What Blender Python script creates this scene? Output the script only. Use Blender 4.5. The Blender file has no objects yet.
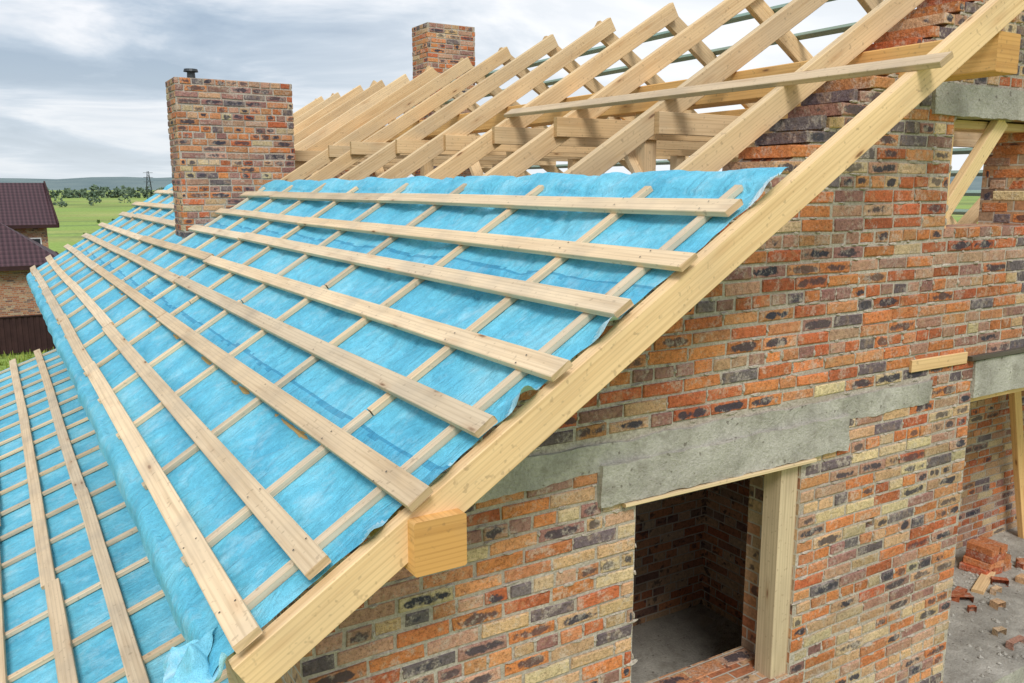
import bpy, math, random
from mathutils import Vector, noise
random.seed(7)
R=random.random
def U(a,b): return a+(b-a)*R()
T32=0.625; AL=math.atan(T32); CA=math.cos(AL); SA=math.sin(AL)
RX=5.57; GZ=-6.4
scene=bpy.context.scene
# ---------------- node helpers ----------------
def S(nt,typ,ins=None,**pr):
    n=nt.nodes.new(typ)
    for k,v in pr.items(): setattr(n,k,v)
    if ins:
        for k,v in ins.items():
            s=n.inputs[k]
            if isinstance(v,bpy.types.NodeSocket): nt.links.new(v,s)
            else:
                s.default_value=v
    return n
def M(nt,op,a,b=0.0,c=0.0,clamp=False):
    n=S(nt,'ShaderNodeMath',{0:a,1:b,2:c},operation=op); n.use_clamp=clamp; return n.outputs[0]
def c4(c): return (c[0],c[1],c[2],1.0) if not isinstance(c,bpy.types.NodeSocket) else c
def MX(nt,f,a,b,blend='MIX'):
    n=S(nt,'ShaderNodeMix',data_type='RGBA',blend_type=blend)
    for i,v in ((0,f),(6,c4(a)),(7,c4(b))):
        if isinstance(v,bpy.types.NodeSocket): nt.links.new(v,n.inputs[i])
        else: n.inputs[i].default_value=v
    return n.outputs[2]
def RP(nt,f,stops,interp='LINEAR'):
    n=S(nt,'ShaderNodeValToRGB',{0:f}); cr=n.color_ramp; cr.interpolation=interp
    while len(cr.elements)<len(stops): cr.elements.new(0.5)
    for e,(p,c) in zip(cr.elements,stops):
        e.position=p; e.color=(c,c,c,1) if isinstance(c,(int,float)) else (*c,1)
    return n.outputs[0]
def NZ(nt,vec,scale,detail=4,rough=.55,dist=0.0):
    return S(nt,'ShaderNodeTexNoise',{'Vector':vec,'Scale':scale,'Detail':detail,'Roughness':rough,'Distortion':dist}).outputs['Fac']
def SCL(nt,vec,s):
    return S(nt,'ShaderNodeMapping',{'Vector':vec,'Scale':s}).outputs[0]
def newmat(name,rough=.8):
    m=bpy.data.materials.new(name); m.use_nodes=True; nt=m.node_tree
    b=nt.nodes['Principled BSDF']; b.inputs['Roughness'].default_value=rough
    b.inputs['Specular IOR Level'].default_value=.25
    return m,nt,b
def bump(nt,b,h,st=.5,d=.003):
    n=S(nt,'ShaderNodeBump',{'Height':h,'Strength':st,'Distance':d}); nt.links.new(n.outputs[0],b.inputs['Normal'])
def TC(nt,o='Object'): return S(nt,'ShaderNodeTexCoord').outputs[o]
def COL(nt): return S(nt,'ShaderNodeAttribute',attribute_name='Col')

def wood_mat(name,c_light,c_dark,grey=.0,knots=True):
    m,nt,b=newmat(name,.72)
    uv=TC(nt,'UV'); at=COL(nt)
    g=NZ(nt,SCL(nt,uv,(1.6,70,1)),1.0,3,.6,.4)
    g2=NZ(nt,SCL(nt,uv,(.9,11,1)),1.0,2,.5,1.2)
    ob=TC(nt,'Object'); st=NZ(nt,ob,2.3,3,.6)
    f=M(nt,'ADD',M(nt,'MULTIPLY',g,.4),M(nt,'MULTIPLY',g2,.6))
    col=RP(nt,f,[(.30,c_dark),(.50,c_light),(.75,tuple(min(1,x*1.12) for x in c_light))])
    w=S(nt,'ShaderNodeTexWave',{'Vector':SCL(nt,uv,(.35,14,1)),'Scale':1.0,'Distortion':9.0,'Detail':1.0,'Detail Scale':.6},wave_type='BANDS',bands_direction='Y').outputs['Fac']
    col=MX(nt,M(nt,'MULTIPLY',RP(nt,w,[(.6,0.),(1.,1.)]),.26),col,tuple(x*.70 for x in c_dark))
    if knots:
        vo=S(nt,'ShaderNodeTexVoronoi',{'Vector':SCL(nt,uv,(2.6,11,1)),'Scale':1.0,'Randomness':1.0})
        k=RP(nt,vo.outputs['Distance'],[(.05,1.),(.11,0.)])
        k2=RP(nt,vo.outputs['Distance'],[(.06,1.),(.3,0.)])
        sel=M(nt,'GREATER_THAN',S(nt,'ShaderNodeSeparateColor',{0:vo.outputs['Color']}).outputs[0],.5)
        col=MX(nt,M(nt,'MULTIPLY',M(nt,'MULTIPLY',k2,sel),.4),col,(c_dark[0]*.8,c_dark[1]*.6,c_dark[2]*.45))
        col=MX(nt,M(nt,'MULTIPLY',M(nt,'MULTIPLY',k,sel),.85),col,(.16,.065,.025))
    gr=RP(nt,st,[(.46,0.),(.68,1.)])
    col=MX(nt,M(nt,'MULTIPLY',gr,.20+grey),col,(.38,.32,.25))
    sp=RP(nt,NZ(nt,ob,38,1,.5),[(.66,0.),(.75,1.)])
    col=MX(nt,M(nt,'MULTIPLY',sp,.35),col,(.2,.14,.09))
    col=MX(nt,1.0,col,at.outputs['Color'],'MULTIPLY')
    nt.links.new(col,b.inputs['Base Color'])
    bump(nt,b,g,.4,.002)
    return m
W_RAFT=wood_mat('pine_rafter_wood',(.79,.57,.325),(.63,.41,.205))
W_BAT=wood_mat('pine_batten_wood',(.74,.575,.385),(.56,.41,.255),.18)
W_BEAM=wood_mat('pine_beam_wood',(.76,.46,.18),(.56,.30,.10))
W_GREY=wood_mat('weathered_wood',(.56,.48,.36),(.38,.31,.22),.2)
W_TREAT=wood_mat('treated_batten_wood',(.30,.42,.36),(.2,.3,.26),.1,False)

def brick_mat():
    m,nt,b=newmat('brick_faces',.88)
    at=COL(nt); uv=TC(nt,'UV'); ob=TC(nt,'Object')
    n1=NZ(nt,ob,55,3,.65); n2=NZ(nt,ob,15,3,.6); n3=NZ(nt,ob,150,1,.6)
    col=MX(nt,1.0,at.outputs['Color'],RP(nt,n1,[(.25,(.55,.52,.50)),(.5,(1,1,1)),(.8,(1.3,1.27,1.25))]),'MULTIPLY')
    col=MX(nt,M(nt,'MULTIPLY',RP(nt,n2,[(.54,0.),(.66,1.)]),.28),col,(.60,.41,.24))
    sx=S(nt,'ShaderNodeSeparateXYZ',{0:uv})
    dx=M(nt,'POWER',M(nt,'ABSOLUTE',sx.outputs[0]),2.4); dy=M(nt,'POWER',M(nt,'ABSOLUTE',sx.outputs[1]),2.4)
    r=M(nt,'ADD',dx,dy)
    core=M(nt,'SUBTRACT',M(nt,'ADD',1.0,M(nt,'MULTIPLY',M(nt,'SUBTRACT',n2,.5),4.0)),r)
    core=M(nt,'MULTIPLY',RP(nt,core,[(.24,0.),(.66,1.)]),at.outputs['Alpha'])
    col=MX(nt,core,col,(.048,.047,.066))
    sm=M(nt,'MULTIPLY',RP(nt,NZ(nt,ob,9,4,.8),[(.515,0.),(.605,1.)]),RP(nt,n1,[(.38,0.15),(.56,1.)]))
    col=MX(nt,M(nt,'MULTIPLY',sm,.6),col,(.53,.455,.385))
    wd=RP(nt,NZ(nt,ob,.9,3,.6),[(.42,(1.06,1.04,1.02)),(.62,(.80,.79,.80))])
    col=MX(nt,1.0,col,wd,'MULTIPLY')
    pit=RP(nt,n3,[(.30,1.),(.4,0.)])
    col=MX(nt,M(nt,'MULTIPLY',pit,.5),col,(.09,.055,.04))
    nt.links.new(col,b.inputs['Base Color'])
    bump(nt,b,n1,1.0,.009)
    return m
def mortar_mat():
    m,nt,b=newmat('mortar',.95); ob=TC(nt)
    n1=NZ(nt,ob,60,4,.7); n2=NZ(nt,ob,2.2,3,.6)
    col=RP(nt,n1,[(.25,(.27,.225,.185)),(.5,(.50,.44,.37)),(.75,(.68,.61,.53))])
    col=MX(nt,M(nt,'MULTIPLY',RP(nt,n2,[(.4,0.),(.65,1.)]),.5),col,(.34,.27,.215))
    nt.links.new(col,b.inputs['Base Color']); bump(nt,b,n1,1.0,.01)
    return m
def brick_tex(name='brickwork',dark=1.0):
    m,nt,b=newmat(name,.9); uv=TC(nt,'UV'); ob=TC(nt)
    wv=S(nt,'ShaderNodeVectorMath',{0:uv,1:S(nt,'ShaderNodeVectorMath',{0:S(nt,'ShaderNodeTexNoise',{'Vector':ob,'Scale':9.0}).outputs['Color'],1:(.012,.008,0)},operation='MULTIPLY').outputs[0]},operation='ADD').outputs[0]
    bt=S(nt,'ShaderNodeTexBrick',{'Vector':wv,'Color1':(0,0,0,1),'Color2':(1,1,1,1),'Mortar':(0,0,0,1),'Scale':1.0,'Mortar Size':.007,'Mortar Smooth':.25,'Brick Width':.26,'Row Height':.077},squash_frequency=4,squash=.5)
    d=dark
    col=RP(nt,bt.outputs['Color'],[(0,(.42*d,.15*d,.07*d)),(.25,(.52*d,.26*d,.14*d)),(.45,(.56*d,.38*d,.22*d)),(.6,(.2*d,.12*d,.1*d)),(.75,(.52*d,.22*d,.1*d)),(1,(.56*d,.42*d,.27*d))])
    n1=NZ(nt,ob,40,3,.65)
    col=MX(nt,1.0,col,RP(nt,n1,[(.25,.6),(.75,1.25)]),'MULTIPLY')
    bl=RP(nt,NZ(nt,ob,13,2,.6),[(.58,0.),(.66,1.)])
    col=MX(nt,M(nt,'MULTIPLY',bl,.75),col,(.05,.04,.045))
    col=MX(nt,bt.outputs['Fac'],col,(.5*d,.43*d,.35*d))
    nt.links.new(col,b.inputs['Base Color'])
    bump(nt,b,M(nt,'ADD',M(nt,'SUBTRACT',1.0,bt.outputs['Fac']),M(nt,'MULTIPLY',n1,.4)),.8,.008)
    return m
def concrete_mat(name='concrete',k=1.0):
    m,nt,b=newmat(name,.92); ob=TC(nt)
    n1=NZ(nt,ob,3.2,5,.65); n2=NZ(nt,ob,60,3,.7); n4=NZ(nt,ob,11,3,.7); n5=NZ(nt,ob,28,1,.5)
    col=RP(nt,n1,[(.3,(.30*k,.28*k,.245*k)),(.5,(.43*k,.405*k,.355*k)),(.7,(.56*k,.53*k,.47*k))])
    col=MX(nt,1.0,col,RP(nt,n2,[(.25,.76),(.7,1.1)]),'MULTIPLY')
    col=MX(nt,M(nt,'MULTIPLY',RP(nt,n4,[(.52,0.),(.70,1.)]),.6),col,(.25*k,.225*k,.19*k))
    col=MX(nt,M(nt,'MULTIPLY',RP(nt,n5,[(.70,0.),(.74,1.)]),.7),col,(.14*k,.12*k,.10*k))
    nt.links.new(col,b.inputs['Base Color'])
    bump(nt,b,M(nt,'ADD',n2,n4),.9,.010)
    return m
def membrane_mat():
    m,nt,b=newmat('blue_membrane',.6); ob=TC(nt)
    a=NZ(nt,ob,2.6,4,.6); f=NZ(nt,ob,26,3,.7,.6); g=NZ(nt,ob,240,1,.5)
    col=RP(nt,a,[(.3,(.085,.40,.58)),(.52,(.14,.52,.70)),(.72,(.24,.61,.76))])
    col=MX(nt,1.0,col,RP(nt,f,[(.3,.86),(.7,1.12)]),'MULTIPLY')
    col=MX(nt,1.0,col,RP(nt,g,[(.35,.9),(.65,1.1)]),'MULTIPLY')
    du=RP(nt,NZ(nt,ob,5.5,4,.75),[(.52,0.),(.72,1.)])
    col=MX(nt,M(nt,'MULTIPLY',du,.36),col,(.52,.74,.82))
    at=COL(nt)
    col=MX(nt,1.0,col,at.outputs['Color'],'MULTIPLY')
    nt.links.new(col,b.inputs['Base Color'])
    cr=NZ(nt,SCL(nt,ob,(2.5,9,4)),1.0,3,.6,1.5)
    bump(nt,b,M(nt,'ADD',M(nt,'ADD',M(nt,'MULTIPLY',f,.5),M(nt,'MULTIPLY',g,.2)),M(nt,'MULTIPLY',cr,2.2)),.7,.016)
    return m
BRICK=brick_mat(); MORTAR=mortar_mat(); BTEX=brick_tex(); CONC=concrete_mat(); MEMB=membrane_mat()
FLOORC=concrete_mat('concrete_floor',.92)
# ---------------- mesh builder ----------------
class MB:
    def __init__(s): s.v=[];s.f=[];s.uv=[];s.c=[];s.mi=[]
    def face(s,idx,uvs,col=(1,1,1,1),mi=0):
        s.f.append(idx); s.uv.extend(uvs); s.c.extend([col]*len(idx)); s.mi.append(mi)
    def obj(s,name,mats,parent=None,smooth=False):
        me=bpy.data.meshes.new(name); me.from_pydata([tuple(x) for x in s.v],[],s.f)
        ul=me.uv_layers.new(name='UVMap'); ul.data.foreach_set('uv',[q for t in s.uv for q in t])
        ca=me.color_attributes.new('Col','FLOAT_COLOR','CORNER'); ca.data.foreach_set('color',[q for t in s.c for q in t])
        me.polygons.foreach_set('material_index',s.mi)
        if smooth: me.polygons.foreach_set('use_smooth',[True]*len(s.f))
        for m in mats: me.materials.append(m)
        me.update()
        o=bpy.data.objects.new(name,me); scene.collection.objects.link(o)
        if parent: o.parent=parent
        return o
def tone(a=.85,b=1.12):
    k=U(a,b); w=U(-.04,.04); return (k*(1+w),k,k*(1-w*1.5),1)
def beam(mb,p0,p1,w,h,up=(0,0,1),n=None,bow=.004,ch=.003,col=None,mi=0,rag=.0):
    p0=Vector(p0);p1=Vector(p1); d=p1-p0; L=d.length; d.normalize(); up=Vector(up)
    s=d.cross(up).normalized(); u=s.cross(d).normalized()
    if n is None: n=max(1,int(L/.7))
    if col is None: col=tone()
    w2=w/2;h2=h/2
    prof=[(-w2+ch,-h2),(w2-ch,-h2),(w2,-h2+ch),(w2,h2-ch),(w2-ch,h2),(-w2+ch,h2),(-w2,h2-ch),(-w2,-h2+ch)]
    per=[0]
    for i in range(8):
        a=prof[i];b=prof[(i+1)%8]; per.append(per[-1]+math.hypot(a[0]-b[0],a[1]-b[1]))
    ou=U(0,60);ov=U(0,30); base=len(mb.v); ph=U(0,6.28);ph2=U(0,6.28);k=U(.5,1.3)
    for i in range(n+1):
        t=i/n; bs=bow*math.sin(t*3.1*k+ph)*min(1,L/3); bu=bow*.6*math.sin(t*4.1*k+ph2)*min(1,L/3)
        for (a,b) in prof:
            e=0
            if i in(0,n) and rag: e=U(-rag,rag)
            mb.v.append(p0+d*(L*t+e)+s*(a+bs+U(-.0008,.0008))+u*(b+bu+U(-.0008,.0008)))
    for i in range(n):
        for j in range(8):
            a=base+i*8+j;b=base+i*8+(j+1)%8;c=b+8;e=a+8
            u0=ou+L*i/n;u1=ou+L*(i+1)/n
            mb.face([a,b,c,e],[(u0,ov+per[j]),(u0,ov+per[j+1]),(u1,ov+per[j+1]),(u1,ov+per[j])],col,mi)
    ce=(col[0]*.8,col[1]*.74,col[2]*.66,1)
    mb.face([base+j for j in range(7,-1,-1)],[(ou+prof[j][0]*.6,ov+prof[j][1]) for j in range(7,-1,-1)],ce,mi)
    e=base+n*8
    mb.face([e+j for j in range(8)],[(ou+prof[j][0]*.6,ov+prof[j][1]) for j in range(8)],ce,mi)
def buv(p,nrm):
    ax=max(range(3),key=lambda i:abs(nrm[i]))
    return (p[0],p[2]) if ax==1 else ((p[1],p[2]) if ax==0 else (p[0],p[1]))
def poly_ext(mb,pts,y0,y1,mif=lambda n:0):
    n=len(pts); b=len(mb.v)
    for (x,z) in pts: mb.v.append(Vector((x,y0,z)))
    for (x,z) in pts: mb.v.append(Vector((x,y1,z)))
    def ad(idx):
        P=[mb.v[i] for i in idx]; nr=(P[1]-P[0]).cross(P[2]-P[0]).normalized()
        mb.face(idx,[buv(p,nr) for p in P],(1,1,1,1),mif(nr))
    ad([b+i for i in range(n)]); ad([b+n+i for i in range(n-1,-1,-1)])
    for i in range(n):
        j=(i+1)%n; ad([b+j,b+i,b+n+i,b+n+j])
def box(mb,x0,x1,y0,y1,z0,z1,mif=lambda n:0):
    poly_ext(mb,[(x0,z0),(x1,z0),(x1,z1),(x0,z1)],y0,y1,mif)
def rough_box(mb,x0,x1,y0,y1,z0,z1,step=.06,amp=.006,mi=0,seed=0):
    def fc(o,a,b):
        la=a.length;lb=b.length; na=max(1,min(110,int(la/step)));nb=max(1,min(110,int(lb/step)))
        nr=a.cross(b).normalized(); base=len(mb.v)
        for i in range(na+1):
            for j in range(nb+1):
                p=o+a*(i/na)+b*(j/nb)
                q=noise.noise_vector(p*5+Vector((seed,0,0)))*amp+noise.noise_vector(p*19)*amp*.6
                mb.v.append(p+q)
        for i in range(na):
            for j in range(nb):
                ix=[base+i*(nb+1)+j,base+(i+1)*(nb+1)+j,base+(i+1)*(nb+1)+j+1,base+i*(nb+1)+j+1]
                mb.face(ix,[buv(mb.v[k],nr) for k in ix],(1,1,1,1),mi)
    X=Vector((x1-x0,0,0));Y=Vector((0,y1-y0,0));Z=Vector((0,0,z1-z0));o=Vector((x0,y0,z0))
    fc(o,X,Z);fc(o+Y,Z,X);fc(o,Z,Y);fc(o+X,Y,Z);fc(o+Z,X,Y);fc(o,Y,X)
#     tan           orange         red            dark blue-grey  pale yellow    pinkbrown      purple brown   bright orange
PAL=[(.58,.37,.21),(.58,.26,.12),(.49,.14,.06),(.17,.135,.145),(.63,.48,.29),(.50,.29,.20),(.33,.175,.145),(.60,.215,.08)]
def brickcol(w):
    c=random.choices(PAL,w)[0]; k=U(.76,1.13)
    return [c[0]*k*U(.95,1.05),c[1]*k*U(.94,1.06),c[2]*k]
LUMP=MB()
def lump(P,Uv,Vv,Nv,a,b,h):
    b0=len(LUMP.v); n=7; t0=U(0,6)
    for k in range(n):
        t=k*6.283/n+t0; r=U(.7,1.25)
        LUMP.v.append(P+Uv*(a*r*math.cos(t))+Vv*(b*r*math.sin(t))-Nv*.004)
    for k in range(n):
        t=k*6.283/n+t0; r=U(.35,.7)
        LUMP.v.append(P+Uv*(a*r*math.cos(t))+Vv*(b*r*math.sin(t))+Nv*h*U(.6,1.1))
    for k in range(n):
        j=(k+1)%n; LUMP.face([b0+k,b0+j,b0+n+j,b0+n+k],[(0,0)]*4)
    LUMP.face([b0+n+k for k in range(n)],[(0,0)]*n)
def one_brick(mb,P,Uv,Vv,Nv,hl,hh,dep,col,proud=0.):
    c=.005; base=len(mb.v)
    j=lambda a=.0034:U(-a,a)
    sg=[(-1,-1),(1,-1),(1,1),(-1,1)]
    rot=U(-.014,.014)
    for (d,ins) in ((-dep,0),(proud-c,0),(proud,c)):
        for (a,b) in sg:
            mb.v.append(P+Uv*(a*(hl-ins)+j()-b*rot*hh)+Vv*(b*(hh-ins)+j()+a*rot*hl)+Nv*(d+j(.0012)))
    def q(l): 
        mb.face([base+i for i in l],[sg[i%4] for i in l],col,0)
    q([8,9,10,11])
    for r in(0,4):
        for i in range(4):
            k=(i+1)%4; q([r+i,r+k,r+4+k,r+4+i])
def lay(mb,O,Uv,Vv,Nv,v0,v1,ivs,wf,scorch,row=.077,phase=0,dep=.05,lm=0.,depf=None):
    O=Vector(O);Uv=Vector(Uv);Vv=Vector(Vv);Nv=Vector(Nv)
    v=v0;r=phase
    while v+row*.5<v1:
        for (a,b) in ivs(v,v+row):
            if b-a<.05: continue
            hdr=(r%4==3) or R()<.08
            L=.13 if hdr else .262
            x=math.floor(a/L)*L-(L*.5 if r%2 else 0)+U(-.02,.02)-L
            while x<b:
                l=L+U(-.008,.008)
                if (not hdr) and R()<.10: l=U(.11,.2)
                s=max(x,a);e=min(x+l,b)
                if e-s>.045:
                    w,sc=wf(s,v),scorch(s,v)
                    col=brickcol(w); al=U(.7,1) if R()<sc else 0.
                    g=U(.010,.021); gh=U(.012,.022)
                    wob=.006*noise.noise(Vector((s*.8,v*2,r*.3)))
                    pr=U(-.003,.006)
                    P=O+Uv*((s+e)/2)+Vv*(v+row/2+wob+U(-.002,.002))
                    dd=depf(s,e,v) if depf else dep
                    one_brick(mb,P,Uv,Vv,Nv,(e-s-g)/2,(row-gh)/2,dd,(*col,al),pr)
                    if R()<lm: lump(P+Uv*U(-.4,.4)*(e-s)-Vv*(row/2+U(-.004,.004)),Uv,Vv,Nv,U(.012,.055),U(.006,.014),U(.003,.009))
                    if R()<lm*.5: lump(P+Uv*((e-s)/2)+Vv*U(-.02,.02),Uv,Vv,Nv,U(.006,.012),U(.01,.03),U(.003,.008))
                x+=l
        v+=row;r+=1
def sub(ivs,a,b):
    o=[]
    for (s,e) in ivs:
        if b<=s or a>=e: o.append((s,e)); continue
        if a>s:o.append((s,a))
        if b<e:o.append((b,e))
    return o
# ================= HOUSE =================
def empty(name):
    e=bpy.data.objects.new(name,None); scene.collection.objects.link(e); return e
house=empty('brick_house')
YW=3.10; WR=3.80
def under(z,sl=1.985):
    a=(z+sl)/T32; return max(.9,a), min(10.24,2*RX-a)
def gint(z0,z1):
    a,b=under(z1)
    if b<=a: return []
    iv=[(a,b)]
    zc=(z0+z1)/2
    if -2.84<zc<-1.5: iv=sub(iv,2.6,WR)
    if -.25<zc<.42: iv=sub(iv,4.96,5.95)
    if .42<=zc<.59: iv=sub(iv,4.72,6.4)
    if -1.34<zc<-1.2: iv=sub(iv,.9,4.95)
    if -1.5<zc<=-1.34: iv=sub(iv,2.36,4.15)
    if -3.6<zc<-1.12: iv=sub(iv,5.42,10.3)
    if -1.30<zc<-1.12: iv=sub(iv,1.12,1.34)
    if -2.06<zc<-1.99: iv=sub(iv,4.42,4.50)
    return iv
def gw(x,z):
    n=noise.noise(Vector((x*.8,z*1.4,3)))
    if -1.15<z<-.05 and x<5.2:
        return [.8,2.5,4.2,1.5,.4,1.5,2.0,4.0]
    if z<-1.3: return [3.0,2.9,.9,1.0,2.6,2.4,1.1,2.8] if n>-.05 else [1.8,3.2,2.0,1.3,1.6,2.,1.6,3.6]
    return [2.0,2.3,2.0,2.4,1.0,1.6,2.6,2.3]
def gsc(x,z):
    n=noise.noise(Vector((x*1.1,z*1.6,9)))
    if -1.15<z<-.05: return .14+max(0,n)*.5
    if z<-1.3: return .22+max(0,n)*.5
    return .45
def gdep(s,e,v):
    a,b=under(v+.077)
    if v>-1.6 and (s<a+.30 or e>b-.30): return .36
    return .05
mb=MB()
lay(mb,(0,YW,0),(1,0,0),(0,0,1),(0,-1,0),GZ,1.5,gint,gw,gsc,lm=.55,depf=gdep)
mb.obj('gable_wall_bricks',[BRICK],house)
mb=MB(); yb=YW+.006; yk=YW+.38
mf=lambda n: 0 if n[1]<-.5 else 1
def sx(z,off=2.09): return (z+off)/T32
box(mb,.9,5.42,yb,yk,GZ,-2.84,mf)
box(mb,.9,2.6,yb,yk,-2.84,-1.5,mf)
box(mb,WR,5.42,yb,yk,-2.84,-2.055,mf); box(mb,WR,4.42,yb,yk,-2.055,-1.985,mf); box(mb,4.50,5.42,yb,yk,-2.055,-1.985,mf); box(mb,WR,5.42,yb,yk,-1.985,-1.5,mf)
box(mb,4.42,4.50,yb+.15,yk,-2.055,-1.985,mf)
poly_ext(mb,[(.945,-1.5),(5.42,-1.5),(5.42,-1.12),(sx(-1.12),-1.12)],yb,yk,mf)
def mir(x): return 2*RX-x
poly_ext(mb,[(sx(-1.12),-1.12),(mir(sx(-1.12)),-1.12),(mir(sx(-.25)),-.25),(sx(-.25),-.25)],yb,yk,mf)
poly_ext(mb,[(sx(-.25),-.25),(4.96,-.25),(4.96,.42),(sx(.42),.42)],yb,yk,mf)
poly_ext(mb,[(5.95,-.25),(mir(sx(-.25)),-.25),(mir(sx(.42)),.42),(5.95,.42)],yb,yk,mf)
poly_ext(mb,[(sx(.42),.42),(mir(sx(.42)),.42),(RX,RX*T32-2.09)],yb,yk,mf)
box(mb,5.42,10.24,yb+.05,yk,GZ,-3.8,mf)
mb.obj('gable_wall_core',[MORTAR,BTEX],house)
mb=MB()
box(mb,.9,1.28,yk+.002,17.0,GZ,-1.48)
box(mb,9.86,10.24,yk+1.2,17.0,GZ,-1.48)
poly_ext(mb,[(1.28,GZ),(9.86,GZ),(9.86,-1.5),(RX,1.42),(1.28,-1.5)],16.62,17.0)
box(mb,1.281,5.04,5.1,5.4,-3.6,-1.36)
box(mb,5.04,5.419,yk+.002,5.4,-3.6,-1.36)
mb.obj('side_walls',[BTEX],house)
mb=MB()
lay(mb,(0,4.6,0),(1,0,0),(0,0,1),(0,-1,0),-3.6,-1.36,lambda a,b:[(5.42,9.86)],lambda x,z:[2,3,2,.6,2,2,1,3.4],lambda x,z:.2,lm=.4)
lay(mb,(.0,0,-2.84),(1,0,0),(0,1,0),(0,0,1),YW,YW+.37,lambda a,b:[(2.6,WR)],lambda x,z:[1,2,3,.6,1,2,1,3],lambda x,z:.1,row=.12,lm=.4)
lay(mb,(5.95,0,0),(0,1,0),(0,0,1),(-1,0,0),-.25,.42,lambda a,b:[(YW+.01,YW+.37)],lambda x,z:[1,2,2,1.5,1,2,2,2],lambda x,z:.3)
mb.obj('terrace_wall_bricks',[BRICK],house)
mb=MB(); box(mb,5.421,9.859,4.606,4.9,-3.6,-1.36,mf); mb.obj('terrace_wall_core',[MORTAR,BTEX],house)
mb=MB()
rough_box(mb,1.33,4.95,YW-.010,YW+.2,-1.338,-1.192,.033,.014)
rough_box(mb,2.36,4.15,YW-.032,YW+.3,-1.50,-1.30,.03,.012,seed=4)
rough_box(mb,4.72,6.4,YW-.02,YW+.36,.42,.60,.04,.012,seed=8)
rough_box(mb,5.40,9.9,YW-.02,YW+.3,-1.36,-1.115,.06,.008,seed=5)
mb.obj('concrete_ring_beam',[CONC],house,True)
mb=MB()
rough_box(mb,1.25,10.2,YW+.36,16.7,-1.36,-1.15,.4,.004)
rough_box(mb,1.2,5.42,YW+.37,16.7,-3.8,-3.6,.4,.004)
rough_box(mb,5.425,9.9,YW-.02,7.,-3.80,-3.598,.08,.008)
mb.obj('floor_slabs',[FLOORC],house)
mb=MB()
beam(mb,(WR-.065,YW+.085,-2.84),(WR-.070,YW+.085,-1.5),.14,.125,(0,1,0),mi=0,col=(1.1,1.0,.88,1))
beam(mb,(2.62,YW+.3,-1.62),(3.78,YW+.3,-1.61),.05,.1,mi=0)
mb.obj('window_jamb_post',[W_GREY],house)
mb=MB()
beam(mb,(2.50,YW+.03,-1.515),(3.86,YW+.02,-1.513),.14,.018,col=(.9,.95,1,1))
beam(mb,(4.72,YW-.006,-1.075),(5.30,YW-.006,-1.078),.018,.075,col=(.95,.88,.8,1))
beam(mb,(5.02,YW+.1,-.25),(5.02,YW+.1,.42),.10,.07,(0,1,0),col=(1,.92,.78,1))
beam(mb,(5.15,YW+.2,-.25),(5.55,YW+.06,.42),.05,.12,(-1,0,0),col=(1.1,1.1,1.1,1))
beam(mb,(5.06,YW+.2,.385),(5.95,YW+.2,.385),.2,.05)
beam(mb,(8.96,4.43,-3.6),(8.31,4.43,-1.36),.12,.06,(0,1,0),col=(1.1,.95,.7,1))
beam(mb,(9.35,4.4,-3.6),(9.30,4.4,-1.36),.1,.1,(0,1,0),col=(1.1,.9,.65,1))
beam(mb,(5.42,YW+.12,-1.385),(9.8,YW+.12,-1.385),.2,.03,col=(1.0,.9,.75,1))
mb.obj('window_and_terrace_timber',[W_RAFT],house)
mb=MB(); beam(mb,(5.32,YW-.02,-1.09),(9.8,YW-.022,-1.09),.04,.03,col=(.2,.2,.21,1)); mb.obj('roofing_felt_strip',[W_GREY],house)
# ---------------- roof frame ----------------
def rp(X,Y,off=0.): return Vector((X-SA*off,Y,X*T32-1.806+CA*off))
def rpm(X,Y,off=0.):
    p=rp(X,Y,off); return Vector((2*RX-p.x,p.y,p.z))
NUP=(-SA,0,CA); NUM=(SA,0,CA)
raft=[3.36+i for i in range(14)]
H=.145
mb=MB()
beam(mb,rp(.52,2.575,-H/2),rp(RX+.05,2.575,-H/2),.062,H,NUP,n=10,bow=.004,ch=.004,col=(1.04,1.01,.97,1))
for i,y in enumerate(raft):
    c=tone(.86,1.1)
    beam(mb,rp(.5,y,-H/2),rp(RX+U(.0,.09),y,-H/2),.06,H,NUP,n=8,bow=.006,ch=.004,col=c)
mb.obj('roof_rafters',[W_RAFT],house)
mb=MB()
for i,y in enumerate(raft):
    beam(mb,rpm(.5,y+.065,-H/2),rpm(RX+U(-.02,.05),y+.065,-H/2),.06,H,NUM,n=8,bow=.008,ch=.004,col=tone(.8,1.05))
beam(mb,rpm(.5,2.64,-H/2),rpm(RX+.05,2.64,-H/2),.06,H,NUM,n=8)
mb.obj('roof_rafters_far_slope',[W_RAFT],house)
mb=MB()
for i,y in enumerate(raft):
    if i==0: continue
    z=.42+U(-.02,.02)
    beam(mb,(3.5+U(0,.2),y-.055,z),(7.65,y-.055,z),.045,.14,col=tone(.8,1.05))
    if i%2==0:
        for x in(4.5,6.64): beam(mb,(x,y+.01,-1.15),(x,y+.01,.58),.12,.12,(0,1,0),col=tone(.8,1.))
    if i%3==1:
        beam(mb,(4.5,y+.1,-1.15),(3.3,y+.1,.0),.045,.14,(0,1,0))
        beam(mb,(6.6,y+.1,-.9),(7.9,y+.1,.0),.045,.14,(0,1,0))
for k in range(5):
    y=4.4+2.6*k
    beam(mb,(4.42,y,-1.1),(4.42,y+1.3,.55),.045,.12,(1,0,0))
mb.obj('collar_ties_and_posts',[W_RAFT],house)
mb=MB()
for (x0,z1,ye) in((1.225,-1.115,2.49),(4.5,.77,2.56),(6.64,.77,2.60),(9.855,-1.18,2.60)):
    beam(mb,(x0,ye,z1-.095),(x0,16.9,z1-.095),.20,.195,n=14,bow=.003,ch=.007,col=(1.02,.98,.9,1))
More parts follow.
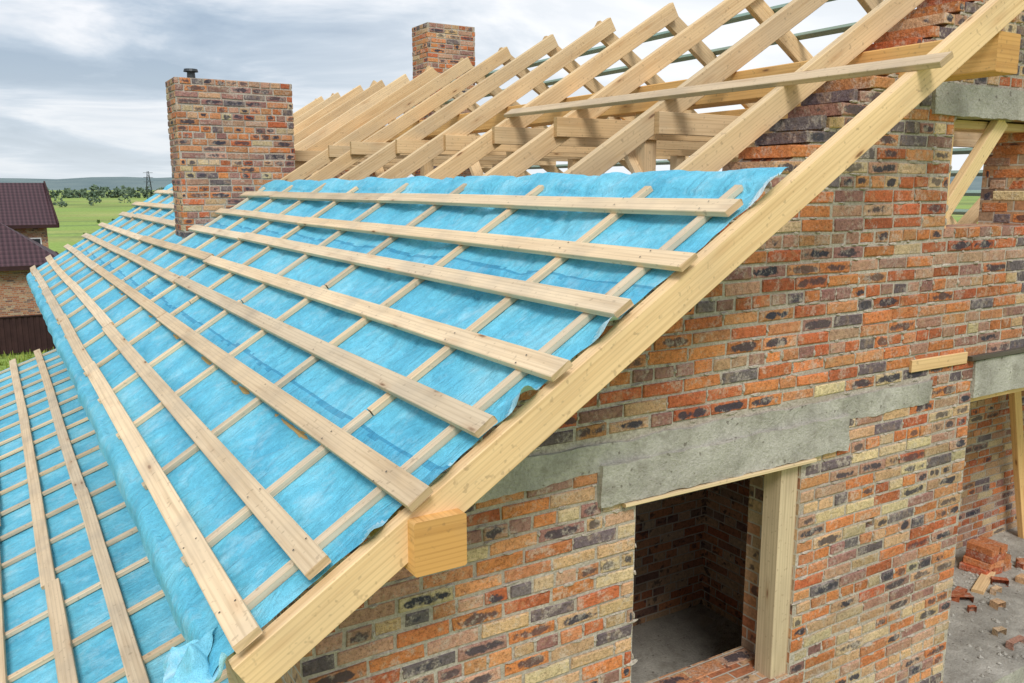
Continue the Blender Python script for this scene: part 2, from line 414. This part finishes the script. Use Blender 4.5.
mb.obj('roof_purlins',[W_BEAM],house)
bx=[2.667,2.345,2.054,1.732,1.451,1.143,.835,.577]; by=[2.60,2.51,2.55,2.515,2.555,2.49,2.585,2.53]
bx=[x+.02 for x in bx]
mb=MB()
beam(mb,rp(.55,2.76,.020),rp(2.86,2.76,.020),.045,.03,NUP)
for y in raft:
    if 10.6<y<11.5: 
        beam(mb,rp(.55,y+.06,.020),rp(2.9,y+.06,.020),.05,.03,NUP); continue
    j=U(1.2,2.2)
    beam(mb,rp(.54,y+U(-.01,.01),.020),rp(j,y+U(-.01,.01),.020),.05,.03,NUP)
    beam(mb,rp(j+.006,y+U(-.01,.01),.020),rp(2.86+U(-.02,.06),y,.020),.05,.03,NUP)
mb.obj('counter_battens',[W_BAT],house)
mb=MB()
for i,(x,y0) in enumerate(zip(bx,by)):
    segs=[]; y=y0; first=U(4.2,6.2)
    end=17.1+U(-.15,.35)
    while y<end-.4:
        e=min(end,y+(first if y==y0 else U(3.,4.6)))
        e=min(end,round(e-.36)+.36) if e<end else end
        if i<3 and y<10.66<e+.3: e=10.66; segs.append((y,e)); y=11.33; continue
        segs.append((y,e)); y=e+.004
    for (a,b) in segs:
        if b-a<.2: continue
        o=U(-.012,.012)
        beam(mb,rp(x+o,a,.052),rp(x+U(-.012,.012),b,.052),.098+U(-.008,.005),.028,NUP,bow=.008,ch=.003,col=tone(.80,1.15),rag=.006)
beam(mb,rp(3.78,2.42,.018),rp(3.86,6.4,.018),.10,.03,NUP,col=(.86,.84,.82,1),bow=.006)
mb.obj('roof_battens',[W_BAT],house)
mb=MB()
for x in bx:
    for y in [2.76]+raft[:6]:
        for dx in(-.025,.022):
            c=rp(x+dx+U(-.006,.006),y+U(-.012,.012),.0685); b0=len(mb.v)
            for k in range(6):
                a=k*1.047; mb.v.append(c+Vector((CA*.0045*math.cos(a),.0045*math.sin(a),SA*.0045*math.cos(a))))
            mb.face([b0+k for k in range(6)],[(0,0)]*6)
NAILM,nt_,b_=newmat('nail_steel',.5); b_.inputs['Base Color'].default_value=(.07,.06,.055,1)
mb.obj('nail_heads',[NAILM],house)
mb=MB()
for k in range(16):
    x=.6+.31*k
    beam(mb,rpm(x,2.5,.02),rpm(x,17.1,.02),.06,.035,NUM,n=6,col=tone(.9,1.1))
mb.obj('roof_battens_far_slope',[W_TREAT],house)
def sheet(name,P,nu,nv,par,mat=MEMB,cf=None):
    mb=MB()
    for i in range(nu+1):
        for j in range(nv+1): mb.v.append(P(i/nu,j/nv))
    for i in range(nu):
        for j in range(nv):
            a=i*(nv+1)+j; ix=[a,a+1,a+nv+2,a+nv+1]
            mb.face(ix,[(0,0)]*4,cf(mb.v[a]) if cf else (1,1,1,1))
    o=mb.obj(name,[mat],par,True); return o
def mem(u,v):
    s=-.12+u*(2.50+.12)
    X=.5+s
    flap=sum(a*math.exp(-((X-c)/w)**2) for a,c,w in((.11,2.83,.08),(.11,2.0,.055),(.13,1.62,.06),(.06,1.28,.05),(.08,1.02,.04),(.06,2.4,.04)))
    ye=2.608-flap+.014*noise.noise(Vector((X*11,0,3)))
    vv=v**1.35
    Y=ye+vv*(17.25-ye)
    ph=(Y-3.36)%1.0
    fr=math.sin(math.pi*ph)**2 if Y>3.36 else math.sin(math.pi*min(1,max(0,(Y-2.76)/.6)))**2
    w=noise.noise(Vector((X*3,Y*2.2,0)))*.010+noise.noise(Vector((X*12,Y*4,2)))*.006+noise.noise(Vector((X*2,Y*16,12)))*.005
    rd=noise.noise(Vector((X*2.2+Y*3.1,Y*1.1-X*2,33)))
    w-=.014*max(0,1-abs(rd)*9)
    off=.0045+min(w,.004)*min(1,fr*2.2)*(.7+.6*fr)-.018*fr
    if Y<3.3: off=max(off,-.010)
    for sx_ in (1.28,2.24):
        e=X-sx_-.01*noise.noise(Vector((Y*1.5,sx_,0)))
        if -.12<e<0: off+=.006*(1+e/.12)*fr
    if s<0:
        dn=-s; X=.5-.035*math.sin(min(1,dn/.06)*1.57)
        z=rp(.5,Y,0).z-dn*1.0
        return Vector((X+noise.noise(Vector((Y*3,dn*5,1)))*.014*min(1,dn*20),Y,z+.004+noise.noise(Vector((Y*2,7,1)))*.006))
    if X>2.86:
        k=(X-2.86)/.14
        off+=.012*math.sin(k*2.6)+.020*noise.noise(Vector((Y*2.5,k*2,5)))*k+.012
        X+=.018*noise.noise(Vector((Y*1.6,3,5)))
    if Y<2.66:
        k=(2.66-Y)/.1
        off+=flap*.5*max(0,k)+max(0,.016*noise.noise(Vector((X*22,Y*12,4)))*k*(flap*10))
        off=max(off,.004)
    return rp(X,Y,off)
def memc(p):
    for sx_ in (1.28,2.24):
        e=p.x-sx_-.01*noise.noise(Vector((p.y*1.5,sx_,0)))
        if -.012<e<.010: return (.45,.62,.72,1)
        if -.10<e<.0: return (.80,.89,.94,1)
    if p.y<2.59: return (3.0,1.35,1.15,1)
    return (1,1,1,1)
sheet('roofing_membrane',mem,190,360,house,MEMB,memc)
def crum(u,v):
    p=Vector((.49-.14*u+.03*math.sin(v*9),2.55+.27*v,-1.455-.11*u*u-.05*abs(math.sin(v*4+u*3))))
    return p+noise.noise_vector(p*13)*.035+noise.noise_vector(p*30)*.01
sheet('membrane_flap',crum,30,34,house,MEMB,lambda p:(1.7,1.18,1.1,1))
mb=MB()
beam(mb,(.60,2.64,-1.66),(.60,17.,-1.66),.03,.12,n=12)
beam(mb,(.62,2.68,-1.60),(.62,2.98,-1.75),.06,.09)
beam(mb,(.66,2.70,-1.66),(.80,3.1,-2.3),.06,.10,(1,0,0),col=(1,.9,.75,1))
mb.obj('eave_boards',[W_RAFT],house)
STEEL,nt,b=newmat('dark_metal',.45); b.inputs['Base Color'].default_value=(.06,.065,.07,1); b.inputs['Metallic'].default_value=.6
def chimney(name,x0,x1,y0,y1,z0,z1,w,sc):
    mb=MB()
    f=lambda a,b:[(x0,x1)]; g=lambda a,b:[(y0,y1)]
    lay(mb,(0,y0,0),(1,0,0),(0,0,1),(0,-1,0),z0,z1,f,lambda x,z:w,lambda x,z:sc)
    lay(mb,(x0,0,0),(0,-1,0),(0,0,1),(-1,0,0),z0,z1,lambda a,b:[(-y1,-y0)],lambda x,z:w,lambda x,z:sc)
    lay(mb,(x1,0,0),(0,1,0),(0,0,1),(1,0,0),z0,z1,g,lambda x,z:w,lambda x,z:sc)
    lay(mb,(0,y1,0),(-1,0,0),(0,0,1),(0,1,0),z0,z1,lambda a,b:[(-x1,-x0)],lambda x,z:w,lambda x,z:sc)
    o=mb.obj(name,[BRICK],house)
    mb=MB(); n=int(round((z1-z0)/.077)); zt=z0+n*.077
    box(mb,x0+.007,x1-.007,y0+.007,y1-.007,z0,zt-.004)
    c=mb.obj(name+'_core',[MORTAR],o)
    return zt
zt=chimney('chimney',1.96,3.34,10.72,11.28,-.9,1.25,[2.,2.6,1.6,1.7,.8,2.,2.4,2.6],.55)
chimney('chimney',6.25,7.12,12.9,13.5,-1.1,2.62,[1,2.2,3,1.6,.6,2,2,3],.3)
LUMP.obj('mortar_squeeze',[MORTAR],house)
mb=MB()
for (zz0,zz1,r) in((zt-.01,zt+.09,.05),(zt+.09,zt+.12,.085)):
    b0=len(mb.v)
    for k in range(16):
        a=k*math.pi/8
        mb.v.append(Vector((2.2+r*math.cos(a),10.95+r*math.sin(a),zz0)));mb.v.append(Vector((2.2+r*.9*math.cos(a),10.95+r*.9*math.sin(a),zz1)))
    for k in range(16):
        a=b0+2*k;c=b0+2*((k+1)%16); mb.face([a,c,c+1,a+1],[(0,0)]*4)
    mb.face([b0+2*k+1 for k in range(16)],[(0,0)]*16)
mb.obj('vent_pipe',[STEEL],house)
# ---------------- lower porch roof ----------------
TL=math.tan(math.radians(20)); CL=math.cos(math.radians(20)); SL=math.sin(math.radians(20))
def lp(X,Y,off=0.): return Vector((X-SL*off,Y,-2.62+TL*(X-.474)+CL*off))
NL=(-SL,0,CL)
def lmem(u,v):
    X=-3.0+u*3.88; Y=2.9+v*12.4
    return lp(X,Y,.001-.012*abs(math.sin(math.pi*(Y-3.0)/.6))+noise.noise(Vector((X*3,Y*2.4,8)))*.004)
sheet('porch_roof_membrane',lmem,90,220,house)
mb=MB()
y=3.0
while y<15.4:
    beam(mb,lp(-3.0,y,.02),lp(.86,y+U(-.02,.02),.02),.045,.03,NL); y+=.6
for k in range(12):
    x=.474-.33*k
    y=2.85+U(-.1,.1)
    while y<15.2:
        e=min(15.35+U(-.1,.25),y+U(3.5,5.5)); beam(mb,lp(x,y,.05),lp(x+U(-.01,.01),e,.05),.098,.028,NL,rag=.004,bow=.008,col=tone(.78,1.05)); y=e+.005
mb.obj('porch_roof_battens',[W_BAT],house)
mb=MB()
for k in range(13):
    beam(mb,lp(-3.0,3.0+k*1.02,-.095),lp(.88,3.0+k*1.02,-.095),.06,.15,NL)
for k in range(5):
    beam(mb,(-2.7,3.2+3*k,GZ),(-2.7,3.2+3*k,-3.95),.14,.14,(0,1,0))
beam(mb,(-2.7,2.9,-3.94),(-2.7,15.3,-3.94),.14,.14)
mb.obj('porch_roof_frame',[W_RAFT],house)
# ---------------- terrace debris ----------------
mb=MB()
for k in range(4):
    for j in range(3-(k//2)):
        P=Vector((7.65+.14*j+.02*k+U(-.01,.01),4.2+U(-.02,.02),-3.6+.035+.067*k))
        a=U(-.15,.15); uu=Vector((math.sin(a),math.cos(a),0)); nn=Vector((-math.cos(a),math.sin(a),0))
        one_brick(mb,P,uu,Vector((0,0,1)),nn,.125,.0325,.12,(*brickcol([0,1,3,0,0,1,0,4]),0))
for k in range(14):
    P=Vector((U(6.6,8.6),U(3.3,4.5),-3.57)); a=U(0,3.1); uu=Vector((math.sin(a),math.cos(a),0)); nn=Vector((-math.cos(a),math.sin(a),0))
    one_brick(mb,P,uu,Vector((0,0,1)),nn,U(.03,.12),.03,U(.04,.1),(*brickcol([1,1,2,0,1,1,1,2]),0))
mb.obj('brick_pile',[BRICK])
mb=MB()
for k in range(420):
    P=Vector((U(5.6,9.2),U(3.12,4.55),-3.596)); s=U(.006,.03)
    if R()<.4: P=Vector((random.gauss(7.6,.4),random.gauss(4.2,.15),-3.596))
    b0=len(mb.v)
    pts=[P+Vector((s*U(.6,1.3)*math.cos(a),s*U(.6,1.3)*math.sin(a),0)) for a in(0,1.3,2.5,3.8,5)]
    mb.v.extend(pts); mb.v.append(P+Vector((U(-.3,.3)*s,U(-.3,.3)*s,s*.8)))
    for q in range(5): mb.face([b0+q,b0+(q+1)%5,b0+5],[(0,0)]*3)
mb.obj('rubble',[CONC])
mb=MB(); beam(mb,(7.05,4.1,-3.59),(7.35,4.55,-3.0),.10,.03,(0,0,1)); mb.obj('wooden_plank',[W_RAFT])
mb=MB(); beam(mb,(7.3,3.95,-3.585),(8.3,4.3,-3.575),.10,.03,(0,0,1)); mb.obj('wooden_plank',[W_RAFT])

# ================= SURROUNDINGS =================
def grass_mat():
    m,nt,b=newmat('grass',.95); ob=TC(nt)
    n1=NZ(nt,ob,.012,4,.6); n2=NZ(nt,SCL(nt,ob,(.004,.03,1)),1.,3,.5); n3=NZ(nt,ob,1.4,4,.7); n4=NZ(nt,SCL(nt,ob,(.02,.12,1)),1.,3,.6)
    col=RP(nt,n1,[(.35,(.14,.195,.055)),(.5,(.26,.32,.08)),(.65,(.38,.40,.13))])
    col=MX(nt,RP(nt,n2,[(.45,0.),(.55,1.)]),col,(.26,.37,.08))
    col=MX(nt,M(nt,'MULTIPLY',RP(nt,n4,[(.54,0.),(.62,1.)]),.5),col,(.13,.18,.075))
    col=MX(nt,1.0,col,RP(nt,n3,[(.3,.65),(.7,1.3)]),'MULTIPLY')
    nt.links.new(col,b.inputs['Base Color']); return m
mb=MB()
Rg=9000; rings=[0,30,80,200,600,2000,Rg]; na=48
mb.v.append(Vector((0,20,GZ)))
for r in rings[1:]:
    for k in range(na):
        a=k*2*math.pi/na; mb.v.append(Vector((r*math.cos(a),20+r*math.sin(a),GZ)))
for k in range(na): mb.face([0,1+k,1+(k+1)%na],[(0,0)]*3)
for q in range(len(rings)-2):
    for k in range(na):
        a=1+q*na+k;c=1+q*na+(k+1)%na; mb.face([a,a+na,c+na,c],[(0,0)]*4)
mb.obj('ground',[grass_mat()])
def flat(name,c,c2,sc,rough=.95):
    m,nt,b=newmat(name,rough); ob=TC(nt); nt.links.new(RP(nt,NZ(nt,ob,sc,3,.65),[(.3,c),(.7,c2)]),b.inputs['Base Color']); return m
mb=MB(); n=200; rr=[2300,2600,3000,3600,4200]; hh=[0,.45,1,.6,0]
for i in range(n):
    a=i*2*math.pi/n
    for r,h in zip(rr,hh):
        hgt=40+30*noise.noise(Vector((math.cos(a)*3.2,math.sin(a)*3.2,1)))+12*noise.noise(Vector((math.cos(a)*14,math.sin(a)*14,4)))
        mb.v.append(Vector((r*math.cos(a),r*math.sin(a),GZ-.5+h*hgt)))
for i in range(n):
    for j in range(4):
        a=i*5+j;c=((i+1)%n)*5+j; mb.face([a,a+1,c+1,c],[(0,0)]*4)
mb.obj('hills',[flat('hazed_hill_forest',(.12,.175,.19),(.19,.245,.24),.006)],None,True)  # bluish distance haze painted into the hills' base colours
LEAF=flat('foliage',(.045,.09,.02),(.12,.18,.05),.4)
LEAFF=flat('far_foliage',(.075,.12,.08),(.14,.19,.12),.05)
BARK=flat('bark',(.06,.045,.03),(.12,.09,.06),3)
def tree(mb,x,y,h,n,lf=.5,z=GZ,lo=.12,sp=.35):
    b0=len(mb.v)
    for (zz,r) in((0,.03*h),(h*.5,.018*h)):
        for k in range(5):
            a=k*1.2566; mb.v.append(Vector((x+r*math.cos(a),y+r*math.sin(a),z+zz)))
    for k in range(5): mb.face([b0+k,b0+(k+1)%5,b0+5+(k+1)%5,b0+5+k],[(0,0)]*4,mi=1)
    cl=[(U(-sp,sp)*h,U(-.35,.35)*h,U(lo,.8)*h,U(.12,.26)*h) for _ in range(9)]
    for _ in range(n):
        c=random.choice(cl); d=Vector((random.gauss(0,1),random.gauss(0,1),random.gauss(0,1))).normalized()*c[3]*U(.5,1.1)
        P=Vector((x+c[0],y+c[1],z+c[2]))+d; s=lf*U(.6,1.3)
        a=Vector((random.gauss(0,1),random.gauss(0,1),random.gauss(0,1))).normalized(); b=a.orthogonal().normalized()
        k=len(mb.v); mb.v.extend([P-a*s,P+b*s*.7,P+a*s,P-b*s*.7]); mb.face([k,k+1,k+2,k+3],[(0,0)]*4)
mb=MB()
for k in range(230):
    X=-60+k*2.6; Y=560+40*math.sin(k*.05)+U(-14,14); hh_=5.0+2.2*noise.noise(Vector((k*.09,2,0)))+U(-1,1.2)
    tree(mb,X,Y,hh_,70,.9,lo=.05,sp=.6)
for _ in range(14):
    Y=U(300,420); X=Y*U(.03,.4); tree(mb,X,Y,U(2.,3.6),60,.5,lo=.05,sp=.6)
for _ in range(420):
    Y=U(900,1700); X=Y*U(-.1,1.4); tree(mb,X,Y,U(5,10),24,2.4)
mb.obj('tree_line',[LEAFF,BARK])
mb=MB()
for _ in range(20):
    Y=U(75,190); X=Y*U(.04,.2); tree(mb,X,Y,U(.4,1.1),90,.11)
mb.obj('bushes',[LEAF,BARK])
mb=MB()
for _ in range(9000):
    Y=U(20,60); X=U(-3,Y*.16); s=U(.1,.3); a=U(0,6.28); k=len(mb.v); P=Vector((X,Y,GZ))
    mb.v.extend([P+Vector((.05*math.cos(a),.05*math.sin(a),0)),P-Vector((.05*math.cos(a),.05*math.sin(a),0)),P+Vector((U(-.1,.1),U(-.1,.1),s))])
    mb.face([k,k+1,k+2],[(0,0)]*3)
mb.obj('grass',[flat('grass_blades',(.16,.24,.04),(.36,.40,.09),.8)])
nb=empty('brick_house')
def tile_mat():
    m,nt,b=newmat('metal_roof_tiles',.5); ob=TC(nt)
    w=S(nt,'ShaderNodeTexWave',{'Vector':ob,'Scale':1.6},wave_type='BANDS',bands_direction='X').outputs['Fac']
    w2=S(nt,'ShaderNodeTexWave',{'Vector':ob,'Scale':.9},wave_type='BANDS',bands_direction='Y',wave_profile='SAW').outputs['Fac']
    col=RP(nt,M(nt,'ADD',M(nt,'MULTIPLY',w,.5),M(nt,'MULTIPLY',w2,.5)),[(.1,(.03,.012,.016)),(.9,(.105,.052,.06))])
    nt.links.new(col,b.inputs['Base Color']); bump(nt,b,M(nt,'ADD',w,w2),.8,.06); return m
TILE=tile_mat()
def facep(mb,pts,mi=0):
    k=len(mb.v); P=[Vector(p) for p in pts]; mb.v.extend(P); nr=(P[1]-P[0]).cross(P[2]-P[0]).normalized()
    mb.face(list(range(k,k+len(P))),[buv(p,nr) for p in P],(1,1,1,1),mi)
mb=MB()
facep(mb,[(-13,40.6,-3.2),(2.7,40.6,-3.2),(.2,44.6,-1.4),(-9,44.6,-1.4)])
facep(mb,[(2.7,40.6,-3.2),(2.7,49,-3.2),(.2,44.6,-1.4)])
facep(mb,[(-13,49,-3.2),(-9,44.6,-1.4),(.2,44.6,-1.4),(2.7,49,-3.2)])
facep(mb,[(-13,40.6,-3.2),(-9,44.6,-1.4),(-13,49,-3.2)])
facep(mb,[(-13,49,-1.85),(2.95,49,-1.85),(2.75,54,.25),(-13,54,.25)])
facep(mb,[(2.95,59,-1.85),(-13,59,-1.85),(-13,54,.25),(2.75,54,.25)])
mb.obj('roof',[TILE],nb)
mb=MB()
box(mb,-12.5,2.3,41.0,49,GZ,-3.25)
box(mb,-12.5,2.45,49.4,58.6,GZ,-1.9)
facep(mb,[(2.45,49.4,-1.9),(2.45,58.6,-1.9),(2.45,54,.1)])
mb.obj('walls',[brick_tex('neighbour_brick',.9)],nb)
WHITE=flat('white_trim',(.7,.7,.7),(.8,.8,.78),2); GLASS,nt,b=newmat('window_glass',.08); b.inputs['Base Color'].default_value=(.03,.035,.04,1)
TRIM=flat('brown_trim',(.035,.018,.018),(.06,.03,.028),2)
WIN=((-3,41.0,-4.9),(1.0,49.4,-3.1))
mb=MB()
for (x,y,z) in WIN:
    h=.55 if y>45 else 1.3
    box(mb,x-.06,x+1.16,y-.05,y-.003,z-.06,z+h+.06)
mb.obj('window_frames',[WHITE],nb)
mb=MB()
for (x,y,z) in WIN:
    h=.55 if y>45 else 1.3
    box(mb,x,x+.53,y-.08,y-.052,z,z+h);box(mb,x+.57,x+1.1,y-.08,y-.052,z,z+h)
mb.obj('window_panes',[GLASS],nb)
mb=MB()
box(mb,-13,2.72,40.5,40.6,-3.36,-3.18); box(mb,2.7,2.76,40.6,49,-3.36,-3.18); box(mb,-13,2.97,48.9,48.99,-2.0,-1.83)
beam(mb,(2.96,48.95,-1.88),(2.76,54,.24),.08,.22)
mb.obj('fascia',[TRIM],nb)
mb=MB()
x=-10.
while x<4.5:
    b0=len(mb.v)
    for (dx,dy) in((0,0),(.09,0),(.11,.03),(.18,.03),(.20,0)):
        mb.v.append(Vector((x+dx,37.6+dy,GZ+.1)));mb.v.append(Vector((x+dx,37.6+dy,GZ+1.5)))
    for q in range(4):
        a=b0+2*q; mb.face([a,a+2,a+3,a+1],[(0,0)]*4)
    x+=.2
box(mb,-10,4.5,37.56,37.66,GZ+1.5,GZ+1.54)
mb.obj('metal_fence',[TRIM])
mb=MB(); px_,py_=.150*620,620.; Hh=17.
for (sx_,sy_) in((-1,-1),(1,-1),(1,1),(-1,1)):
    beam(mb,(px_+2*sx_,py_+2*sy_,GZ),(px_+.4*sx_,py_+.4*sy_,GZ+Hh),.3,.3,(0,1,0),n=1)
for k in range(5):
    z0=GZ+k*3;w0=2-1.6*k*3/Hh;z1=z0+3;w1=2-1.6*(k+1)*3/Hh
    beam(mb,(px_-w0,py_-w0,z0),(px_+w1,py_-w1,z1),.18,.18,(0,1,0),n=1);beam(mb,(px_+w0,py_-w0,z0),(px_-w1,py_-w1,z1),.18,.18,(0,1,0),n=1)
for z in(10,13,16): beam(mb,(px_-3.0,py_,GZ+z),(px_+3.0,py_,GZ+z),.25,.25,n=1)
mb.obj('power_pylon',[STEEL])

# ================= LIGHT / SKY =================
w=bpy.data.worlds.new('World'); scene.world=w; w.use_nodes=True; nt=w.node_tree
bg=nt.nodes['Background']; bg.inputs['Strength'].default_value=.1
sd=Vector((-.36,-.70,.80)).normalized()
el=math.asin(sd.z); rot=math.atan2(sd.x,sd.y)%(2*math.pi)
sk=nt.nodes.new('ShaderNodeTexSky'); sk.sky_type='NISHITA'; sk.sun_disc=False; sk.sun_elevation=el; sk.sun_rotation=rot
g=TC(nt,'Generated'); sp=S(nt,'ShaderNodeSeparateXYZ',{0:g})
z=M(nt,'MAXIMUM',sp.outputs[2],0.0); zz=M(nt,'ADD',z,.13)
cv=S(nt,'ShaderNodeCombineXYZ',{0:M(nt,'DIVIDE',sp.outputs[0],zz),1:M(nt,'DIVIDE',sp.outputs[1],zz),2:3.7}).outputs[0]
n1=NZ(nt,cv,.95,6,.56,.45)
cl=RP(nt,n1,[(.36,(3.8,4.8,6.1)),(.46,(5.2,6.2,7.4)),(.53,(7.2,7.9,8.8)),(.60,(9.6,9.8,10.2)),(.70,(7.4,8.0,8.8))])
cov=RP(nt,n1,[(.3,.78),(.5,.97)])
col=MX(nt,cov,sk.outputs[0],cl)
hz=RP(nt,z,[(.0,.8),(.06,.4),(.17,0.)])
col=MX(nt,hz,col,(7.8,8.4,8.8))
br=RP(nt,M(nt,'MULTIPLY_ADD',sp.outputs[0],.5,.5),[(.62,.0),(.85,1.)])
col=MX(nt,M(nt,'MULTIPLY',br,.7),col,(10.5,10.7,10.9))
nt.links.new(col,bg.inputs['Color'])
sun=bpy.data.lights.new('sun','SUN'); sun.energy=2.3; sun.angle=math.radians(18); sun.color=(1,.96,.90)
so=bpy.data.objects.new('sun',sun); scene.collection.objects.link(so); so.rotation_euler=sd.to_track_quat('Z','Y').to_euler()
cam=bpy.data.cameras.new('camera'); cam.lens=30; cam.sensor_width=36; cam.clip_end=20000; cam.clip_start=.05
co=bpy.data.objects.new('camera',cam); scene.collection.objects.link(co)
co.rotation_euler=(math.radians(90-10.235),0,math.radians(-31.25)); scene.camera=co
scene.view_settings.view_transform='Standard'; scene.view_settings.look='None'; scene.view_settings.exposure=0
